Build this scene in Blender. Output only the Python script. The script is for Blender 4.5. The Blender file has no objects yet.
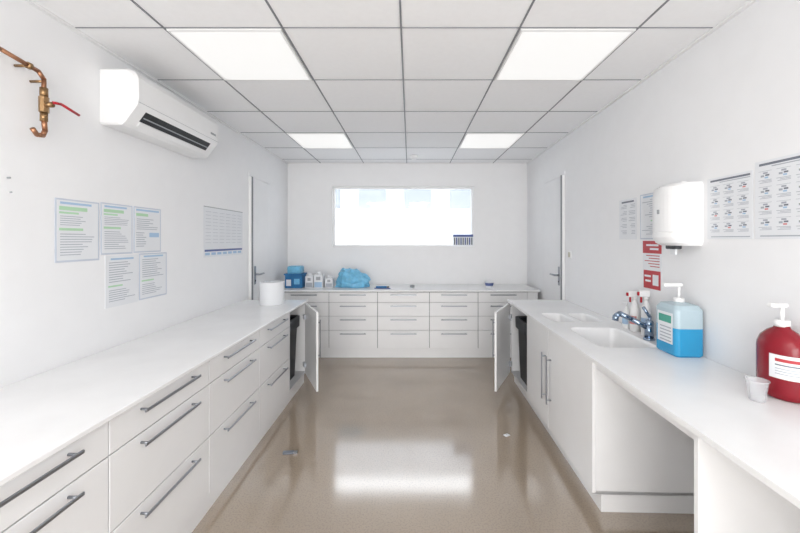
import bpy, bmesh, math, random
from mathutils import Vector, Matrix, noise
random.seed(4)
scene = bpy.context.scene
scene.view_settings.view_transform = 'Standard'
scene.view_settings.look = 'None'
scene.view_settings.exposure = 0.0

# ------------------------------------------------------------ materials
def mat(name, col, rough=0.5, metal=0.0, spec=0.5, trans=0.0, ior=1.45, var=0.03, scale=8.0,
        bump=0.0, bscale=60.0, coat=0.0, alpha=1.0, speck=0.0):
    m = bpy.data.materials.new(name); m.use_nodes = True
    nt = m.node_tree; p = nt.nodes['Principled BSDF']
    p.inputs['Roughness'].default_value = rough
    p.inputs['Metallic'].default_value = metal
    p.inputs['Specular IOR Level'].default_value = spec
    p.inputs['Transmission Weight'].default_value = trans
    p.inputs['IOR'].default_value = ior
    p.inputs['Coat Weight'].default_value = coat
    p.inputs['Alpha'].default_value = alpha
    tc = nt.nodes.new('ShaderNodeTexCoord')
    n = nt.nodes.new('ShaderNodeTexNoise'); n.inputs['Scale'].default_value = scale
    n.inputs['Detail'].default_value = 4
    nt.links.new(tc.outputs['Object'], n.inputs['Vector'])
    r = nt.nodes.new('ShaderNodeValToRGB')
    lo = [max(0, c*(1-var)) for c in col]; hi = [min(1, c*(1+var)) for c in col]
    r.color_ramp.elements[0].color = (*lo, 1); r.color_ramp.elements[0].position = 0.3
    r.color_ramp.elements[1].color = (*hi, 1); r.color_ramp.elements[1].position = 0.7
    nt.links.new(n.outputs['Fac'], r.inputs['Fac'])
    last = r.outputs['Color']
    if speck > 0:
        n3 = nt.nodes.new('ShaderNodeTexNoise'); n3.inputs['Scale'].default_value = 110; n3.inputs['Detail'].default_value = 2
        nt.links.new(tc.outputs['Object'], n3.inputs['Vector'])
        r3 = nt.nodes.new('ShaderNodeValToRGB')
        r3.color_ramp.elements[0].color = (1-speck,)*3+(1,); r3.color_ramp.elements[0].position = .36
        r3.color_ramp.elements[1].color = (1, 1, 1, 1); r3.color_ramp.elements[1].position = .52
        nt.links.new(n3.outputs['Fac'], r3.inputs['Fac'])
        mm = nt.nodes.new('ShaderNodeMixRGB'); mm.blend_type = 'MULTIPLY'; mm.inputs[0].default_value = 1
        nt.links.new(last, mm.inputs[1]); nt.links.new(r3.outputs['Color'], mm.inputs[2]); last = mm.outputs[0]
    nt.links.new(last, p.inputs['Base Color'])
    if bump > 0:
        n2 = nt.nodes.new('ShaderNodeTexNoise'); n2.inputs['Scale'].default_value = bscale
        nt.links.new(tc.outputs['Object'], n2.inputs['Vector'])
        b = nt.nodes.new('ShaderNodeBump'); b.inputs['Strength'].default_value = bump
        b.inputs['Distance'].default_value = 0.01
        nt.links.new(n2.outputs['Fac'], b.inputs['Height'])
        nt.links.new(b.outputs['Normal'], p.inputs['Normal'])
    return m

def emis(name, col, s, base=.5):
    m = bpy.data.materials.new(name); m.use_nodes = True
    p = m.node_tree.nodes['Principled BSDF']
    p.inputs['Base Color'].default_value = (base, base, base, 1)
    p.inputs['Emission Color'].default_value = (*col, 1)
    p.inputs['Emission Strength'].default_value = s
    return m

WALL = mat('wall_paint', (0.862, 0.868, 0.882), 0.6, bump=0.04, bscale=180, var=0.01)
CEIL = mat('ceiling_tile', (0.90, 0.904, 0.916), 0.8, bump=0.03, bscale=250, var=0.01, scale=30)
GRID = mat('ceiling_grid_line', (0.22, 0.23, 0.25), 0.5)
FLOOR = mat('floor_lino', (0.365, 0.292, 0.220), 0.115, spec=0.95, ior=1.9, var=0.06, scale=2.2, bump=0.012, bscale=12, speck=.14)
LAM = mat('white_laminate', (0.85, 0.855, 0.865), 0.22, var=0.01)
TOP = mat('worktop_white', (0.86, 0.865, 0.875), 0.25, var=0.025, scale=5)
GAP = mat('gap_dark', (0.16, 0.17, 0.18), 0.7)
CARC = mat('carcass_white', (0.66, 0.67, 0.69), 0.5)
METAL = mat('brushed_steel', (0.36, 0.38, 0.42), 0.32, metal=1.0, scale=60)
CHROME = mat('chrome', (0.30, 0.38, 0.49), 0.15, metal=1.0)
BLACK = mat('black_plastic', (0.02, 0.022, 0.025), 0.45)
DGREY = mat('dark_grey', (0.05, 0.055, 0.06), 0.5)
GREY = mat('mid_grey', (0.36, 0.38, 0.40), 0.5)
EDGE = mat('door_edge_grey', (0.20, 0.21, 0.23), 0.5)
PLAST = mat('white_plastic', (0.84, 0.845, 0.85), 0.3, var=0.01)
PAPER = mat('paper', (0.78, 0.80, 0.83), 0.6, var=0.01)
PAPER2 = mat('plastic_sleeve', (0.60, 0.65, 0.74), 0.2, var=0.03)
INK = mat('ink_grey', (0.18, 0.20, 0.24), 0.7)
INKL = mat('ink_light', (0.40, 0.43, 0.48), 0.7)
INKG = mat('ink_green', (0.44, 0.68, 0.46), 0.7)
INKC = mat('ink_cyan', (0.38, 0.54, 0.72), 0.7)
INKB = mat('ink_blue', (0.10, 0.14, 0.33), 0.6)
COPPER = mat('copper', (0.38, 0.19, 0.11), 0.35, metal=0.85, var=0.2, scale=30)
BRASS = mat('brass', (0.32, 0.20, 0.10), 0.35, metal=0.9, var=0.15, scale=30)
RED = mat('red_plastic', (0.42, 0.012, 0.025), 0.35)
REDB = mat('red_bottle', (0.24, 0.008, 0.018), 0.22, var=0.08)
REDP = mat('red_print', (0.48, 0.05, 0.06), 0.5)
BLUEB = mat('blue_box_card', (0.025, 0.17, 0.40), 0.5, var=0.2)
TEAL = mat('blue_film', (0.18, 0.50, 0.74), 0.3, var=0.15, scale=20)
BLUEL = mat('blue_liquid', (0.03, 0.32, 0.60), 0.12, var=0.03)
JUG = mat('translucent_plastic', (0.46, 0.58, 0.64), 0.25, var=0.03)
PINK = mat('pink_print', (0.65, 0.25, 0.25), 0.5)
GREENP = mat('green_print', (0.08, 0.36, 0.28), 0.5)
CLEAR = mat('clear_plastic', (0.85, 0.87, 0.90), 0.12, alpha=0.30, var=0.01)
LED = emis('led_diffuser', (1.0, 0.99, 0.97), 0.72, base=.35)
LEDFILL = emis('unseen_panel_fill', (1.0, 0.985, 0.96), 8.5)  # stronger glow for the added panels out of view, brightens the room
FAC = mat('facade_render', (0.31, 0.33, 0.35), 0.8)
FACW = mat('facade_window', (0.18, 0.20, 0.22), 0.3)
ASPH = mat('courtyard_paving', (0.35, 0.35, 0.35), 0.9)

gl = bpy.data.materials.new('window_glass'); gl.use_nodes = True
nt = gl.node_tree; nt.nodes.clear()
o = nt.nodes.new('ShaderNodeOutputMaterial'); mx = nt.nodes.new('ShaderNodeMixShader')
t = nt.nodes.new('ShaderNodeBsdfTransparent'); g = nt.nodes.new('ShaderNodeBsdfGlossy')
g.inputs['Roughness'].default_value = 0.03; mx.inputs[0].default_value = 0.06
nt.links.new(t.outputs[0], mx.inputs[1]); nt.links.new(g.outputs[0], mx.inputs[2]); nt.links.new(mx.outputs[0], o.inputs[0])
GLASS = gl
fr = bpy.data.materials.new('frosted_film'); fr.use_nodes = True
nt = fr.node_tree; nt.nodes.clear()
o = nt.nodes.new('ShaderNodeOutputMaterial'); mx = nt.nodes.new('ShaderNodeMixShader'); mx2 = nt.nodes.new('ShaderNodeMixShader')
t = nt.nodes.new('ShaderNodeBsdfTransparent'); tr = nt.nodes.new('ShaderNodeBsdfTranslucent'); d = nt.nodes.new('ShaderNodeBsdfDiffuse')
tr.inputs[0].default_value = (0.97, 0.98, 1, 1); d.inputs[0].default_value = (0.9, 0.92, 0.95, 1)
mx.inputs[0].default_value = 0.15; mx2.inputs[0].default_value = 0.08
nt.links.new(tr.outputs[0], mx.inputs[1]); nt.links.new(d.outputs[0], mx.inputs[2])
nt.links.new(mx.outputs[0], mx2.inputs[1]); nt.links.new(t.outputs[0], mx2.inputs[2]); nt.links.new(mx2.outputs[0], o.inputs[0])
FROST = fr

# ------------------------------------------------------------ mesh builder
class B:
    def __init__(s, name, M=None):
        s.name = name; s.bm = bmesh.new(); s.mats = []; s.M = M or Matrix.Identity(4)
    def mi(s, m):
        if m not in s.mats: s.mats.append(m)
        return s.mats.index(m)
    def merge(s, t, m, smooth=False):
        k = s.mi(m); mp = {}
        for v in t.verts: mp[v] = s.bm.verts.new(v.co)
        for f in t.faces:
            try: nf = s.bm.faces.new([mp[v] for v in f.verts])
            except ValueError: continue
            nf.material_index = k; nf.smooth = smooth
        t.free()
    def box(s, x0, x1, y0, y1, z0, z1, m, bev=0.0, seg=1, X=None, smooth=False):
        t = bmesh.new(); bmesh.ops.create_cube(t, size=1)
        for v in t.verts:
            v.co = Vector(((x0+x1)/2+v.co.x*(x1-x0), (y0+y1)/2+v.co.y*(y1-y0), (z0+z1)/2+v.co.z*(z1-z0)))
        if bev > 0:
            bmesh.ops.bevel(t, geom=t.edges[:], offset=bev, segments=seg, affect='EDGES', profile=0.5)
        if X: bmesh.ops.transform(t, matrix=X, verts=t.verts)
        s.merge(t, m, smooth)
    def cyl(s, p0, p1, r0, m, r1=None, seg=20, smooth=True):
        r1 = r0 if r1 is None else r1
        p0 = Vector(p0); p1 = Vector(p1); d = p1-p0
        t = bmesh.new()
        bmesh.ops.create_cone(t, cap_ends=True, segments=seg, radius1=r0, radius2=r1, depth=d.length)
        q = Vector((0, 0, 1)).rotation_difference(d.normalized())
        bmesh.ops.transform(t, matrix=Matrix.Translation((p0+p1)/2) @ q.to_matrix().to_4x4(), verts=t.verts)
        s.merge(t, m, smooth)
    def sph(s, c, r, m, sc=(1, 1, 1)):
        t = bmesh.new(); bmesh.ops.create_uvsphere(t, u_segments=16, v_segments=10, radius=r)
        for v in t.verts: v.co = Vector((c[0]+v.co.x*sc[0], c[1]+v.co.y*sc[1], c[2]+v.co.z*sc[2]))
        s.merge(t, m, True)
    def tube(s, pts, r, m):
        for a, b in zip(pts[:-1], pts[1:]): s.cyl(a, b, r, m, seg=14)
        for p in pts[1:-1]: s.sph(p, r, m)
    def lathe(s, cx, cy, prof, m, seg=32, sx=1, sy=1, a0=None, a1=None, smooth=True):
        t = bmesh.new(); rings = []
        part = a0 is not None
        for r, z in prof:
            if part: A = [math.radians(a0+(a1-a0)*i/seg) for i in range(seg+1)]
            else: A = [2*math.pi*i/seg for i in range(seg)]
            rings.append([t.verts.new((cx+r*sx*math.cos(a), cy+r*sy*math.sin(a), z)) for a in A])
        n = len(rings[0])
        for a, b in zip(rings[:-1], rings[1:]):
            for i in range(n-1 if part else n):
                j = (i+1) % n; t.faces.new((a[i], a[j], b[j], b[i]))
        if not part:
            if prof[0][0] > 1e-4: t.faces.new(rings[0][::-1])
            if prof[-1][0] > 1e-4: t.faces.new(rings[-1])
        s.merge(t, m, smooth)
    def loft(s, loops, m, cap0=True, cap1=True, smooth=False):
        t = bmesh.new(); R = [[t.verts.new(p) for p in L] for L in loops]
        n = len(R[0])
        for a, b in zip(R[:-1], R[1:]):
            for i in range(n):
                j = (i+1) % n; t.faces.new((a[i], a[j], b[j], b[i]))
        if cap0: t.faces.new(R[0][::-1])
        if cap1: t.faces.new(R[-1])
        bmesh.ops.recalc_face_normals(t, faces=t.faces)
        s.merge(t, m, smooth)
    def fill(s, loops, m):
        t = bmesh.new(); E = []
        for L in loops:
            vs = [t.verts.new(p) for p in L]
            for i in range(len(vs)): E.append(t.edges.new((vs[i], vs[(i+1) % len(vs)])))
        bmesh.ops.triangle_fill(t, use_beauty=True, edges=E)
        s.merge(t, m)
    def build(s, fixn=False):
        bm = s.bm
        if fixn: bmesh.ops.recalc_face_normals(bm, faces=bm.faces)
        me = bpy.data.meshes.new(s.name)
        xs = [v.co.x for v in bm.verts]; ys = [v.co.y for v in bm.verts]; zs = [v.co.z for v in bm.verts]
        c = Vector(((min(xs)+max(xs))/2, (min(ys)+max(ys))/2, min(zs)))
        for v in bm.verts: v.co -= c
        bm.to_mesh(me); bm.free()
        for m in s.mats: me.materials.append(m)
        ob = bpy.data.objects.new(s.name, me); scene.collection.objects.link(ob)
        ob.matrix_world = s.M @ Matrix.Translation(c)
        return ob

def rrect(x0, x1, y0, y1, r, z, n=5):
    P = []
    for cx, cy, a0 in ((x1-r, y1-r, 0), (x0+r, y1-r, 90), (x0+r, y0+r, 180), (x1-r, y0+r, 270)):
        for i in range(n+1):
            a = math.radians(a0+90*i/n); P.append((cx+r*math.cos(a), cy+r*math.sin(a), z))
    return P

# ------------------------------------------------------------ dims
H = 2.53; XL = -1.71; YB = 5.10; YF = -2.9
TH = 0.028
RM = Matrix.Translation((1.497, 0, 0)) @ Matrix.Rotation(-TH, 4, 'Z')
CT = 0.84; CB = 0.82

# ------------------------------------------------------------ room shell
b = B('floor'); b.box(-1.85, 1.8, YF-.1, YB+.25, -0.1, 0, FLOOR); b.build()
b = B('wall_left'); b.box(XL-.12, XL, YF, YB, 0, H, WALL); b.build()
b = B('wall_right', RM); b.box(0, .12, YF-.05, YB+.02, 0, H, WALL); b.build()
b = B('wall_front'); b.box(-1.85, 1.8, YF-.1, YF, 0, H, WALL); b.build()
wx0, wx1, wz0, wz1 = -1.085, 0.895, 1.362, 2.205
b = B('wall_back')
b.box(-1.85, wx0, YB, YB+.22, 0, H, WALL); b.box(wx1, 1.85, YB, YB+.22, 0, H, WALL)
b.box(wx0, wx1, YB, YB+.22, 0, wz0, WALL); b.box(wx0, wx1, YB, YB+.22, wz1, H, WALL); b.build()
b = B('ceiling')
b.box(-1.9, 1.9, YF-.1, YB+.25, H, H+.12, CEIL)
gx = [-0.045+.6*k for k in range(-2, 3)]
gy = [1.845+.6*k for k in range(-7, 6)]
for x in gx: b.box(x-.0045, x+.0045, YF, YB, H-.004, H+.001, GRID)
for y in gy: b.box(XL, 1.62, y-.003, y+.003, H-.003, H+.001, GRID)
b.build()
for i, k in ((0, 0), (3, 0), (0, 3), (3, 3), (0, -4), (2, -4), (0, -6), (2, -6)):
    x0 = gx[i]; y0 = 1.845+.6*k
    b = B('ceiling_light_panel')
    b.box(x0+.008, x0+.592, y0+.008, y0+.592, H-.010, H, PLAST)
    b.box(x0+.022, x0+.578, y0+.022, y0+.578, H-.0115, H-.009, LED if k >= 0 else LEDFILL)  # panels behind the camera are unseen, added as extra fill light
    b.build()
b = B('smoke_detector')
b.lathe(.05, 4.65, [(.0, H-.045), (.03, H-.045), (.045, H-.03), (.052, H-.012), (.052, H)], PLAST); b.build(True)
b = B('trim_1'); b.box(XL, XL+.02, YF, YB, H-.012, H, PLAST); b.build()
b = B('trim_2', RM); b.box(-.02, 0, YF, YB-.02, H-.012, H, PLAST); b.build()
b = B('trim_3'); b.box(XL+.02, 1.60, YB-.02, YB, H-.012, H, PLAST); b.build()

# window
b = B('window_1')
f = .03
for (a0, a1, c0, c1) in ((wx0, wx1, wz0, wz0+f), (wx0, wx1, wz1-f, wz1), (wx0, wx0+f, wz0+f, wz1-f), (wx1-f, wx1, wz0+f, wz1-f)):
    b.box(a0, a1, YB+.03, YB+.09, c0, c1, PLAST, .004)
b.box(wx0+f, wx1-f, YB+.055, YB+.059, wz0+f, wz1-f, GLASS)
b.box(wx0+f, wx1-f, YB+.051, YB+.0535, wz0+f, 1.90, FROST)
for (a0, a1, c0, c1) in ((wx0-.012, wx1+.012, wz0-.012, wz0), (wx0-.012, wx1+.012, wz1, wz1+.012), (wx0-.012, wx0, wz0, wz1), (wx1, wx1+.012, wz0, wz1)):
    b.box(a0, a1, YB-.006, YB+.0, c0, c1, PLAST)
b.build()
b = B('schedule_sheet')
b.box(.60, .88, YB-.012, YB-.008, 1.375, 1.535, PAPER)
b.box(.60, .88, YB-.014, YB-.012, 1.50, 1.535, INKB)
for k in range(9): b.box(.612+.03*k, .630+.03*k, YB-.014, YB-.012, 1.39, 1.49, INKB if k % 2 else INK)
b.build()

# exterior
b = B('neighbour_building_facade')
b.box(-14, 14, 14, 14.4, -1, 5.2, FAC)
for k in range(-8, 9):
    x = k*1.75+.3; z = 2.65
    b.box(x-.5, x+.5, 13.96, 14.0, z, z+1.25, FACW); b.box(x-.56, x+.56, 13.92, 14.0, z-.08, z, FAC)
b.build()
b = B('courtyard_ground'); b.box(-20, 20, YB+.4, 14, -1.1, -1.0, ASPH); b.build()

# ------------------------------------------------------------ doors
def door(name, M, sgn, x, y0, y1, hy):
    b = B(name, M)
    X = lambda d: x + sgn*d
    def bx(d0, d1, *a, **k):
        u, v = sorted((X(d0), X(d1))); b.box(u, v, *a, **k)
    fw = .04; zt = 2.13
    bx(.0005, .030, y0-fw, y0, 0, zt, PLAST, bev=.002); bx(.0005, .010, y1, y1+fw, 0, zt, WALL)
    bx(.0005, .010, y0-fw, y1+fw, zt, zt+fw, WALL)
    bx(.026, .034, y0-.028, y0+.001, .01, zt, EDGE)
    bx(.0005, .004, y0, y1, .0, zt, GREY)
    bx(.004, .010, y0+.006, y1-.002, .008, zt-.002, WALL)
    bx(.010, .016, hy-.02, hy+.02, .97, 1.17, METAL, bev=.002)
    b.cyl((X(.012), hy, 1.08), (X(.065), hy, 1.08), .010, METAL)
    b.cyl((X(.06), hy-.005, 1.08), (X(.06), hy+.12, 1.08), .010, METAL)
    b.cyl((X(.015), hy, 1.01), (X(.020), hy, 1.01), .009, BLACK)
    b.build()
door('door_1', None, 1, XL, 3.90, 4.40, 4.0)
door('door_2', RM, -1, 0, 3.805, 4.40, 3.91)

# ------------------------------------------------------------ cabinets
def handle_y(b, x, out, yc, z, L=.38):
    xo = x+out*.032
    b.box(min(xo-.004, xo+.004), xo+.004, yc-L/2, yc+L/2, z-.006, z+.006, METAL, .002)
    for s_ in (-1, 1):
        y = yc+s_*(L/2-.02); b.cyl((x, y, z), (xo, y, z), .005, METAL, seg=10)
def handle_x(b, y, xc, z, L=.30):
    yo = y-.032
    b.box(xc-L/2, xc+L/2, yo-.004, yo+.004, z-.006, z+.006, METAL, .002)
    for s_ in (-1, 1):
        x = xc+s_*(L/2-.02); b.cyl((x, y, z), (x, yo, z), .005, METAL, seg=10)

FX = -1.072
b = B('drawer_counter')
b.box(XL+.002, -1.052, -.10, 3.76, CB, CT, TOP, .003)
cols = [0.0, .65, 1.30, 1.95, 2.60, 3.24]
for a, c in zip([-.1]+cols[1:-1], cols[1:]):
    b.box(XL+.02, FX-.022, a+.001, c-.001, .10, CB, CARC)
    b.box(FX-.022, FX-.018, a, c, .10, CB, GAP)
    for z0, z1 in ((.10, .402), (.407, .683), (.688, .812)):
        b.box(FX-.018, FX, a+.0025, c-.0025, z0, z1, LAM, .0015)
    yc = (a+c)/2
    if a > -.05:
        for z in (.782, .648, .366): handle_y(b, FX, 1, yc, z)
    else:
        for z in (.782, .648, .366): handle_y(b, FX, 1, .325, z)
b.box(XL+.02, FX, 3.24, 3.258, .10, CB, CARC); b.box(XL+.02, FX, 3.722, 3.74, .10, CB, LAM)
b.box(XL+.02, XL+.03, 3.258, 3.722, .10, CB, CARC); b.box(XL+.03, FX, 3.258, 3.722, .10, .118, CARC)
b.box(XL+.02, -1.085, -.1, 3.74, 0, .10, LAM)
def open_door(b, hx, hy, ex, ey, m=LAM, hside=1):
    d = Vector((ex-hx, ey-hy, 0)); L = d.length; a = math.atan2(d.y, d.x)
    X = Matrix.Translation((hx, hy, 0)) @ Matrix.Rotation(a, 4, 'Z')
    b.box(0, L, -.009, .009, .105, .812, m, .0015, X=X)
    b.box(L-.07, L-.055, min(hside*.009, hside*.04), max(hside*.009, hside*.04), .40, .412, METAL, X=X)
    b.box(L-.07, L-.055, min(hside*.009, hside*.04), max(hside*.009, hside*.04), .70, .712, METAL, X=X)
    b.box(L-.07, L-.055, min(hside*.036, hside*.044), max(hside*.036, hside*.044), .385, .73, METAL, X=X)
    for z in (.2, .68):
        u, v = sorted((-hside*.03, -hside*.009)); b.box(.0, .06, u, v, z-.02, z+.02, METAL, X=X)
open_door(b, -1.062, 3.72, -.825, 3.25, hside=1)
b.build()

FY = 4.50
b = B('storage_counter')
b.box(XL+.002, 1.60, 4.475, YB-.002, CB, CT, TOP, .003)
ex = [-1.60, -1.0, -.40, .24, .84, 1.45]
b.box(-1.69, 1.58, FY+.022, YB-.01, .12, CB, CARC); b.box(-1.69, 1.58, FY+.018, FY+.022, .12, CB, GAP)
for a, c in ((-1.69, -1.60), (1.45, 1.58)): b.box(a+.002, c-.002, FY, FY+.018, .12, .812, LAM, .0015)
for a, c in zip(ex[:-1], ex[1:]):
    for z0, z1 in ((.12, .340), (.344, .514), (.518, .684), (.688, .810)):
        b.box(a+.003, c-.003, FY, FY+.018, z0, z1, LAM, .0015)
    for z in (.782, .645, .478, .305): handle_x(b, FY, (a+c)/2, z, .32)
b.box(-1.69, 1.58, FY+.02, YB-.01, 0, .12, LAM)
b.build()

b = B('sink_counter', RM)
XF = -.60; FR = -.578
y0c, y1c = .20, 3.76
holes = [(-.46, -.12, 2.08, 2.56, .055), (-.49, -.32, 2.74, 3.06, .04), (-.27, -.11, 2.74, 3.06, .04)]
outer = lambda z: [(XF, y0c, z), (-.002, y0c, z), (-.002, y1c, z), (XF, y1c, z)]
b.fill([outer(CT)]+[rrect(*h[:4], h[4], CT) for h in holes], TOP)
b.fill([outer(CB)]+[rrect(*h[:4], h[4], CB) for h in holes], TOP)
b.loft([outer(CB), outer(CT)], TOP, False, False)
for k, h in enumerate(holes):
    dp = .17 if k == 0 else .09
    x0, x1, ya, yb, r = h
    L = [rrect(x0, x1, ya, yb, r, CT)]
    for ins, dz in ((.004, .004), (.008, .02), (.014, dp*.75), (.03, dp*.95), (.05, dp)):
        rr = max(.01, r-ins*.6)
        L.append(rrect(x0+ins, x1-ins, ya+ins, yb-ins, rr, CT-dz))
    b.loft(L, TOP, False, True, True)
    cx, cy = (x0+x1)/2, (ya+yb)/2
    b.cyl((cx, cy, CT-dp), (cx, cy, CT-dp+.003), .04 if k == 0 else .02, CHROME)
    b.cyl((cx, cy, CT-dp+.003), (cx, cy, CT-dp+.004), .022 if k == 0 else .01, DGREY)
for y in (1.93, 3.12, 3.722): b.box(FR+.018, -.004, y, y+.018, .10, CB, LAM)
b.box(FR+.018, -.004, 1.93, 3.74, .10, .118, CARC); b.box(-.014, -.004, 1.948, 3.722, .118, CB, CARC)
b.box(FR+.05, -.004, 1.94, 3.74, 0, .10, LAM)
for a, c in ((1.93, 2.60), (2.60, 3.13)): b.box(FR, FR+.018, a+.003, c-.003, .105, .812, LAM, .0015)
for y in (2.55, 2.65):
    b.box(FR-.036, FR-.028, y-.006, y+.006, .30, .64, METAL, .002)
    for z in (.33, .61): b.cyl((FR, y, z), (FR-.032, y, z), .005, METAL, seg=10)
open_door(b, FR-.008, 3.72, FR-.008-.24, 3.23, hside=-1)
b.box(FR, -.004, 1.19, 1.21, 0, CB, LAM, .001)
b.box(FR, -.004, .22, .24, 0, CB, LAM, .001)
b.box(FR+.02, FR+.04, 1.21, 1.93, .77, CB, LAM)
b.build()

def bin_(M, cx, cy):
    b = B('waste_bin', M); z0 = .119
    b.loft([rrect(cx-.19, cx+.19, cy-.15, cy+.15, .04, z0), rrect(cx-.21, cx+.21, cy-.175, cy+.175, .05, .66),
            rrect(cx-.225, cx+.225, cy-.19, cy+.19, .05, .66), rrect(cx-.225, cx+.225, cy-.19, cy+.19, .05, .69),
            rrect(cx-.20, cx+.20, cy-.165, cy+.165, .05, .69), rrect(cx-.18, cx+.18, cy-.14, cy+.14, .04, .14)], BLACK, True, True)
    b.loft([rrect(cx-.19, cx+.19, cy-.155, cy+.155, .05, .60), rrect(cx-.205, cx+.205, cy-.17, cy+.17, .05, .70), rrect(cx-.23, cx+.23, cy-.195, cy+.195, .05, .70),
            rrect(cx-.228, cx+.228, cy-.193, cy+.193, .05, .60)], DGREY, False, False, True)
    b.build()
bin_(None, -1.33, 3.49)
bin_(RM, -.33, 3.43)

# ------------------------------------------------------------ left wall things
b = B('air_conditioner')
ay0, ay1, az = 2.01, 2.87, 2.095
prof = [(0, .31), (.15, .31), (.185, .295), (.205, .26), (.208, .15), (.200, .11), (.13, .015), (.11, 0), (0, 0)]
def ring(y, s=0): return [(XL+.001+max(0, p[0]-s), y, az+.155+(p[1]-.155)*(1-s*6)) for p in prof]
b.loft([ring(ay0, .012), ring(ay0+.012, 0), ring(ay1-.012, 0), ring(ay1, .012)], PLAST)
sl = Vector((.07, 0, .095)).normalized(); nn = Vector((.095, 0, -.07)).normalized()
def slant(u0, u1, d0, d1, ya, yb, m):
    P0 = Vector((XL+.13, 0, az+.015))
    a = [P0+sl*u0+nn*d0, P0+sl*u1+nn*d0, P0+sl*u1+nn*d1, P0+sl*u0+nn*d1]
    b.loft([[(p.x, ya, p.z) for p in a], [(p.x, yb, p.z) for p in a]], m)
slant(.035, .100, -.004, .002, ay0+.09, ay1-.09, BLACK)
slant(.060, .066, .002, .010, ay0+.10, ay1-.10, GREY)
slant(.004, .032, .002, .010, ay0+.09, ay1-.09, PLAST)
for k in range(9): slant(.070, .098, .001, .003, ay0+.14+k*.07, ay0+.143+k*.07, DGREY)
b.box(XL+.2075, XL+.2095, ay0+.01, ay1-.01, az+.125, az+.1265, GREY)
b.box(XL+.2075, XL+.2100, ay1-.12, ay1-.05, az+.16, az+.175, GREY)
b.build()

b = B('copper_pipe_with_valve')
px = XL+.06
b.tube([(px, .9, 2.24), (px, 1.47, 2.225), (px, 1.62, 2.205), (px, 1.645, 2.18), (px, 1.645, 2.11)], .009, COPPER)
b.cyl((px, 1.645, 2.10), (px, 1.645, 2.14), .015, BRASS); b.cyl((px, 1.645, 2.03), (px, 1.645, 2.10), .018, BRASS, seg=8, smooth=False)
b.cyl((px, 1.645, 1.99), (px, 1.645, 2.03), .014, BRASS)
b.cyl((px, 1.645, 2.065), (px+.04, 1.645, 2.065), .012, BRASS)
b.tube([(px+.04, 1.645, 2.075), (px+.045, 1.68, 2.08), (px+.045, 1.77, 2.06)], .006, RED)
b.tube([(px, 1.645, 2.0), (px, 1.65, 1.95), (px, 1.64, 1.925), (px+.005, 1.61, 1.92), (px+.01, 1.585, 1.94)], .010, COPPER)
for y in (1.30, 1.58):
    zz = 2.232 if y < 1.4 else 2.21
    b.cyl((XL, y, zz), (px, y, zz), .006, BRASS)
    b.cyl((px, y-.008, zz), (px, y+.008, zz), .014, BRASS)
b.cyl((XL, 1.645, 2.17), (px, 1.645, 2.17), .006, BRASS)
b.build()

def sheet(name, M, sgn, x, y0, y1, z0, z1, kind, base=PAPER):
    b = B(name, M)
    def bx(d0, d1, *a, **k):
        u, v = sorted((x+sgn*d0, x+sgn*d1)); b.box(u, v, *a, **k)
    bx(.001, .003, y0, y1, z0, z1, base)
    w = y1-y0; h = z1-z0; off = [0.0]
    if base is PAPER2:
        bx(.003, .0036, y0+w*.035, y1-w*.035, z0+h*.03, z1-h*.025, PAPER); off[0] = .0006
    def st(u0, u1, v0, v1, m): bx(.003+off[0], .0036+off[0], y0+w*u0, y0+w*u1, z1-h*v1, z1-h*v0, m)
    def lines(v0, v1, n, u0=.1, u1=.9, m=INKL):
        for i in range(n):
            v = v0+(v1-v0)*i/n; st(u0, u0+(u1-u0)*random.uniform(.5, 1), v, v+(v1-v0)/n*.3, m)
    if kind == 'green':
        st(.1, .8, .05, .085, INKC); st(.08, .7, .12, .18, INKG); st(.08, .5, .205, .235, INKG)
        lines(.27, .44, 5); st(.08, .6, .46, .50, INKG); lines(.55, .92, 9)
    elif kind == 'text':
        st(.15, .85, .05, .085, INKC); lines(.13, .55, 9); st(.08, .5, .58, .61, INKG); lines(.67, .92, 6)
    elif kind == 'lay':
        st(.08, .92, .05, .09, INKC); st(.08, .5, .14, .20, INKG); lines(.26, .52, 6); st(.55, .92, .56, .66, INKC); lines(.56, .9, 7, .08, .45)
    elif kind == 'grid':
        st(.15, .85, .05, .09, INK)
        for i in range(5): lines(.14+i*.16, .14+i*.16+.11, 3, .08, .45); lines(.14+i*.16, .14+i*.16+.11, 3, .55, .92)
    elif kind == 'pict':
        st(.05, .92, .035, .065, INK); st(.05, .7, .08, .092, INKL)
        for r in range(4):
            for c in range(3):
                u = .08+c*.31; v = .15+r*.20
                st(u, u+.23, v-.016, v-.012, INKL)
                st(u+.07, u+.15, v, v+.022, INKL); st(u+.04, u+.11, v+.03, v+.05, INK); st(u+.13, u+.19, v+.035, v+.06, INKL); st(u+.06, u+.12, v+.06, v+.08, PINK if (r+c) % 4 == 0 else INKC)
                st(u, u+.23, v+.098, v+.104, INKL); st(u, u+.17, v+.114, v+.120, INKL); st(u, u+.21, v+.130, v+.136, INKL)
        st(.05, .9, .955, .97, INKL)
    elif kind == 'cal':
        for c in range(6):
            for r in range(10): st(.04+c*.16, .04+c*.16+.12, .10+r*.068, .10+r*.068+.005, INKL)
        st(.02, .98, .85, .89, INKB)
        for c in range(7): st(.03+c*.137, .03+c*.137+.10, .91, .96, INKC)
        st(.0, 1, 0, .015, GREY)
    elif kind == 'red':
        st(0, 1, 0, .26, REDP); lines(.30, .58, 5, .1, .9, REDP); st(.05, .95, .62, 1, REDP)
        off[0] = .0006
        st(.15, .8, .07, .11, PAPER); st(.15, .6, .15, .19, PAPER); st(.15, .45, .70, .92, PAPER); st(.55, .9, .72, .76, PAPER); st(.55, .85, .82, .86, PAPER)
    b.build()
sheet('notice_sheet', None, 1, XL, 1.755, 2.005, 1.345, 1.66, 'green', PAPER2)
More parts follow.
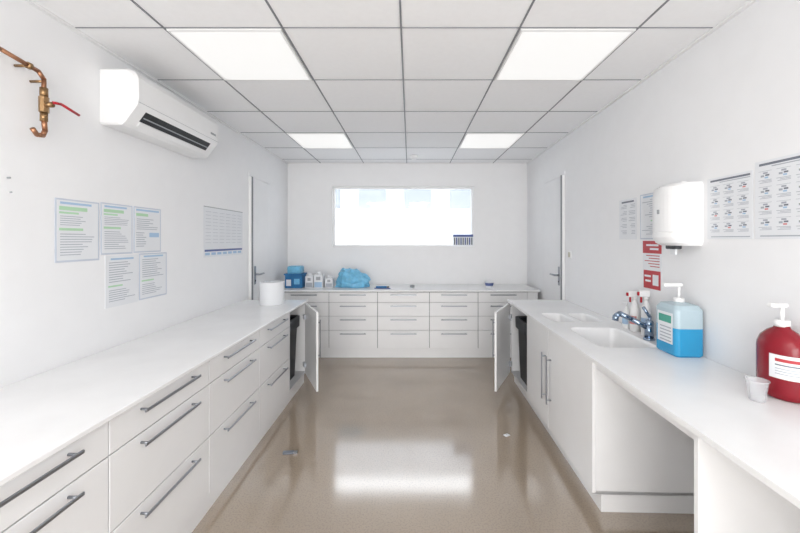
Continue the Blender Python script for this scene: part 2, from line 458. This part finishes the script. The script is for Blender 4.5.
sheet('notice_sheet', None, 1, XL, 2.015, 2.245, 1.373, 1.665, 'green', PAPER2)
sheet('notice_sheet', None, 1, XL, 2.255, 2.50, 1.376, 1.665, 'lay', PAPER2)
sheet('notice_sheet', None, 1, XL, 2.045, 2.29, 1.07, 1.365, 'text', PAPER)
sheet('notice_sheet', None, 1, XL, 2.30, 2.56, 1.075, 1.37, 'text', PAPER2)
sheet('wall_calendar', None, 1, XL, 3.02, 3.72, 1.31, 1.74, 'cal')
b = B('wall_hook'); b.cyl((XL, 1.55, 1.72), (XL+.012, 1.55, 1.72), .004, GREY); b.cyl((XL, 1.56, 1.66), (XL+.008, 1.56, 1.66), .003, GREY); b.build()

# ------------------------------------------------------------ right wall things
sheet('hygiene_poster', RM, -1, 0, 1.64, 1.90, 1.46, 1.77, 'pict')
sheet('hygiene_poster', RM, -1, 0, 1.37, 1.63, 1.46, 1.80, 'pict')
sheet('notice_sheet', RM, -1, 0, 2.52, 2.74, 1.46, 1.75, 'grid')
sheet('notice_sheet', RM, -1, 0, 2.25, 2.48, 1.46, 1.76, 'text', PAPER2)
sheet('red_notice', RM, -1, 0, 2.26, 2.45, 1.14, 1.45, 'red')

b = B('paper_towel_dispenser', RM)
def dpro(z, s=0, e=0):
    cy = 2.04; hw = .115-s; dp = .165-s-e
    P = [(-.001, cy-hw, z)]
    for i in range(17):
        a = math.radians(-90+180*i/16)
        P.append((-(dp-.09)-.09*max(0, math.cos(a))**.7, cy+hw*math.sin(a), z))
    P.append((-.001, cy+hw, z))
    return P
b.loft([dpro(1.425, .012, .03), dpro(1.44, .004, .012), dpro(1.47), dpro(1.495), dpro(1.497, .002), dpro(1.501, .002), dpro(1.503), dpro(1.70), dpro(1.745, .002, .006), dpro(1.765, .010, .03)], PLAST, smooth=False)
b.box(-.10, -.06, 2.0, 2.08, 1.405, 1.43, DGREY, .004)
b.box(-.085, -.075, 2.02, 2.06, 1.375, 1.41, PAPER)
b.box(-.05, -.02, 2.02, 2.06, 1.765, 1.785, PLAST, .004)
b.box(-.167, -.160, 2.03, 2.05, 1.60, 1.625, GREY, .002)
b.build()
b = B('light_switch', RM); b.box(-.012, -.0005, 3.60, 3.675, 1.27, 1.35, PLAST, .003); b.box(-.016, -.012, 3.615, 3.66, 1.285, 1.335, mat('switch_rocker', (.55, .53, .44), .4), .002); b.build()

b = B('sink_faucet', RM)
fx, fy = -.085, 2.25
b.cyl((fx, fy, CT), (fx, fy, CT+.012), .032, CHROME); b.cyl((fx, fy, CT+.012), (fx, fy, CT+.10), .025, CHROME)
b.sph((fx, fy, CT+.10), .027, CHROME)
b.tube([(fx, fy, CT+.07), (fx-.10, fy+.01, CT+.125), (fx-.17, fy+.015, CT+.158), (fx-.195, fy+.016, CT+.142)], .016, CHROME)
b.cyl((fx-.193, fy+.016, CT+.147), (fx-.198, fy+.016, CT+.115), .018, CHROME)
b.tube([(fx, fy, CT+.11), (fx+.005, fy, CT+.14), (fx-.03, fy+.01, CT+.20)], .010, CHROME)
b.build()

# sanitiser jug
b = B('hand_sanitizer_jug', RM)
jx0, jx1, jy0, jy1 = -.16, -.012, 1.90, 2.08
b.loft([rrect(jx0+.008, jx1-.008, jy0+.008, jy1-.008, .02, CT), rrect(jx0, jx1, jy0, jy1, .025, CT+.01), rrect(jx0, jx1, jy0, jy1, .025, CT+.15)], BLUEL, smooth=False)
b.loft([rrect(jx0, jx1, jy0, jy1, .025, CT+.15), rrect(jx0, jx1, jy0, jy1, .025, CT+.245), rrect(jx0+.012, jx1-.012, jy0+.015, jy1-.015, .025, CT+.268),
        rrect(jx0+.045, jx1-.045, jy0+.07, jy1-.07, .02, CT+.28)], JUG, smooth=False)
jc = ((jx0+jx1)/2, (jy0+jy1)/2)
b.cyl((*jc, CT+.275), (*jc, CT+.30), .026, PLAST); b.cyl((*jc, CT+.30), (*jc, CT+.365), .007, PLAST)
b.box(jc[0]-.085, jc[0]+.014, jc[1]-.014, jc[1]+.014, CT+.362, CT+.38, PLAST, .005, 2)
b.box(jx0-.001, jx0, jy0+.03, jy1-.03, CT+.06, CT+.225, PAPER); b.box(jx0-.0016, jx0-.001, jy0+.04, jy1-.04, CT+.17, CT+.21, GREENP)
for k in range(5): b.box(jx0-.0016, jx0-.001, jy0+.04, jy1-.05, CT+.07+k*.018, CT+.076+k*.018, INKL)
b.build()

# red soap bottle
b = B('red_soap_bottle', RM)
sx_, sy_ = -.068, 1.44
z = CT
b.lathe(sx_, sy_, [(.066, z), (.080, z+.008), (.083, z+.03), (.083, z+.185), (.081, z+.205), (.071, z+.232), (.048, z+.256), (.028, z+.269), (.024, z+.279)], REDB, sx=.78, sy=1.05)
b.lathe(sx_, sy_, [(.0838, z+.085), (.0838, z+.175)], PAPER, sx=.78, sy=1.05, a0=190, a1=278)
for zz, th, mm in ((.150, .012, REDP), (.135, .005, INK), (.122, .003, INKL), (.112, .003, INKL), (.102, .003, INKL)):
    b.lathe(sx_, sy_, [(.0842, z+zz), (.0842, z+zz+th)], mm, sx=.78, sy=1.05, a0=203, a1=262)
b.cyl((sx_, sy_, z+.275), (sx_, sy_, z+.30), .025, PLAST); b.cyl((sx_, sy_, z+.30), (sx_, sy_, z+.352), .007, PLAST)
b.box(sx_-.05, sx_+.014, sy_-.013, sy_+.013, z+.35, z+.366, PLAST, .005, 2)
b.build()

b = B('plastic_cup', RM)
cx, cy = -.205, 1.395
b.lathe(cx, cy, [(.0, CT+.0005), (.024, CT+.0005), (.026, CT+.003), (.034, CT+.075), (.037, CT+.077), (.0375, CT+.081), (.033, CT+.079), (.024, CT+.004), (0, CT+.004)], CLEAR)
b.build()

def spray(x, y, m2, h=.2, r=.032):
    b = B('spray_bottle', RM)
    b.lathe(x, y, [(r*.9, CT), (r, CT+.005), (r, CT+h*.55), (r*.75, CT+h*.7), (r*.4, CT+h*.8), (r*.4, CT+h*.86)], PLAST)
    b.lathe(x, y, [(r*1.01, CT+h*.2), (r*1.01, CT+h*.42)], m2, a0=150, a1=260)
    b.cyl((x, y, CT+h*.84), (x, y, CT+h*.92), r*.5, PLAST)
    b.box(x-.045, x+.02, y-.012, y+.012, CT+h*.92, CT+h*1.08, PLAST, .004, 2)
    b.box(x-.055, x-.043, y-.007, y+.007, CT+h*.95, CT+h*1.04, RED, .002)
    b.box(x-.036, x-.026, y-.006, y+.006, CT+h*.78, CT+h*.93, RED, .002)
    b.build()
spray(-.045, 2.47, PINK, .25, .030); spray(-.037, 2.36, INKC, .27, .028)
b = B('soap_bottle', RM)
b.lathe(-.05, 2.56, [(.024, CT), (.027, CT+.004), (.027, CT+.10), (.018, CT+.125), (.01, CT+.13), (.01, CT+.15)], PLAST)
b.cyl((-.05, 2.56, CT+.148), (-.05, 2.56, CT+.175), .004, PLAST); b.box(-.085, -.043, 2.553, 2.567, CT+.172, CT+.182, PLAST, .002)
b.lathe(-.05, 2.56, [(.0275, CT+.03), (.0275, CT+.08)], INKC, a0=170, a1=260)
b.build()

# ------------------------------------------------------------ on left counter
b = B('paper_towel_roll')
rx, ry = -1.33, 3.52
b.lathe(rx, ry, [(.022, CT+.01), (.022, CT), (.110, CT), (.113, CT+.004), (.113, CT+.212), (.110, CT+.216), (.03, CT+.216), (.028, CT+.19)], PAPER, seg=48, smooth=False)
for r_ in (.05, .075, .095): b.lathe(rx, ry, [(r_, CT+.2162), (r_+.002, CT+.2164), (r_+.004, CT+.2162)], INKL, smooth=False, a0=0, a1=360)
b.lathe(rx, ry, [(.0285, CT+.205), (.0315, CT+.2168)], INKL, smooth=False, a0=0, a1=360)
b.build()

# ------------------------------------------------------------ on back counter
b = B('blue_supply_box')
b.box(-1.60, -1.38, 4.66, 4.86, CT, CT+.18, BLUEB, .008)
b.box(-1.58, -1.40, 4.68, 4.84, CT+.18, CT+.28, TEAL, .02, 2)
b.box(-1.61, -1.37, 4.65, 4.87, CT+.165, CT+.185, BLUEB, .004)
b.box(-1.58, -1.52, 4.657, 4.66, CT+.03, CT+.11, PAPER); b.box(-1.48, -1.41, 4.657, 4.66, CT+.05, CT+.12, TEAL)
b.build()
def gbox(x0, x1, y0, y1, h, c):
    b = B('glove_box'); b.box(x0, x1, y0, y1, CT, CT+h, PAPER, .003)
    b.box(x0+.01, x1-.01, y0-.001, y0, CT+.01, CT+h*.45, c)
    b.box(x0+.03, x1-.03, y0-.001, y0, CT+h*.6, CT+h*.85, GREY)
    b.lathe((x0+x1)/2, (y0+y1)/2, [(.035, CT+h), (.02, CT+h+.015), (.03, CT+h+.03), (.005, CT+h+.035)], PAPER, sx=1.2, sy=.6)
    b.build()
gbox(-1.35, -1.25, 4.70, 4.82, .15, INKL); gbox(-1.235, -1.12, 4.68, 4.80, .17, INKC); gbox(-1.10, -1.0, 4.72, 4.82, .12, INKL)
b = B('blue_plastic_bag')
bt = bmesh.new(); bmesh.ops.create_icosphere(bt, subdivisions=5, radius=1)
for v in bt.verts:
    n = v.co.normalized(); k = 1+.30*noise.noise(n*1.9+Vector((5, 0, 1)))+.12*noise.noise(n*5+Vector((3, 1, 2)))
    k += .16*abs(noise.noise(n*4.2+Vector((9, 2, 4))))
    q = n*k; zz = max(0, .08+q.z*.14+(.07*max(0, -q.x) if q.z > 0 else 0))
    v.co = Vector((-.74+q.x*(.21-.35*max(0, zz-.08)), 4.78+q.y*.11, CT+.001+zz))
b.merge(bt, TEAL, True); b.build()
b = B('pen'); b.cyl((-.45, 4.62, CT+.006), (-.26, 4.60, CT+.006), .006, INKB, seg=10); b.cyl((-.26, 4.60, CT+.006), (-.24, 4.598, CT+.006), .006, INKB, r1=.001, seg=10); b.build()
b = B('scissors_case'); b.box(-.44, -.30, 4.70, 4.74, CT, CT+.02, BLUEB, .004); b.box(-.30, -.27, 4.705, 4.735, CT+.002, CT+.016, DGREY, .004); b.build()
b = B('tape_roll'); b.lathe(.03, 4.75, [(.018, CT), (.03, CT), (.03, CT+.03), (.018, CT+.03), (.018, CT)], GREY); b.build()
b = B('small_pot'); b.lathe(1.03, 4.74, [(.0, CT), (.042, CT), (.056, CT+.075), (.059, CT+.078), (.059, CT+.082), (.0, CT+.082)], PAPER, smooth=False); b.lathe(1.03, 4.74, [(.048, CT+.025), (.0555, CT+.062)], INKB, a0=0, a1=360); b.build()

# floor litter
b = B('usb_stick'); X = Matrix.Translation((-.82, 2.49, 0)) @ Matrix.Rotation(.1, 4, 'Z')
b.box(-.045, .025, -.014, .014, 0, .014, INK, .002, X=X); b.box(.025, .05, -.010, .010, .002, .012, METAL, X=X); b.build()
b = B('paper_scrap'); X = Matrix.Translation((.72, 2.72, 0)) @ Matrix.Rotation(.5, 4, 'Z')
b.box(-.02, .02, -.015, .015, 0, .002, PAPER, X=X); b.box(.0, .02, -.015, .01, .002, .008, PAPER, X=X @ Matrix.Rotation(.2, 4, 'Y')); b.build()

# ------------------------------------------------------------ light
w = bpy.data.worlds.new('sky'); scene.world = w; w.use_nodes = True
bg = w.node_tree.nodes['Background']; bg.inputs[0].default_value = (.92, .96, 1, 1); bg.inputs[1].default_value = 5.6
a = bpy.data.lights.new('fill_light', 'AREA'); a.shape = 'RECTANGLE'; a.size = 2.8; a.size_y = 2.0; a.energy = 118; a.color = (1, .988, .972)  # unseen fill light added behind the camera to brighten walls and ceiling
ao = bpy.data.objects.new('fill_light', a); scene.collection.objects.link(ao)
ao.location = (-.1, YF+.25, 1.30); ao.rotation_euler = (math.radians(102), 0, 0)

cam = bpy.data.cameras.new('camera'); co = bpy.data.objects.new('camera', cam); scene.collection.objects.link(co)
cam.sensor_width = 36; cam.lens = 365/800*36; cam.shift_x = -.0125; cam.shift_y = -.033
cam.clip_start = .02
co.location = (0, 0, 1.455); co.rotation_euler = (math.radians(90), 0, 0)
scene.camera = co
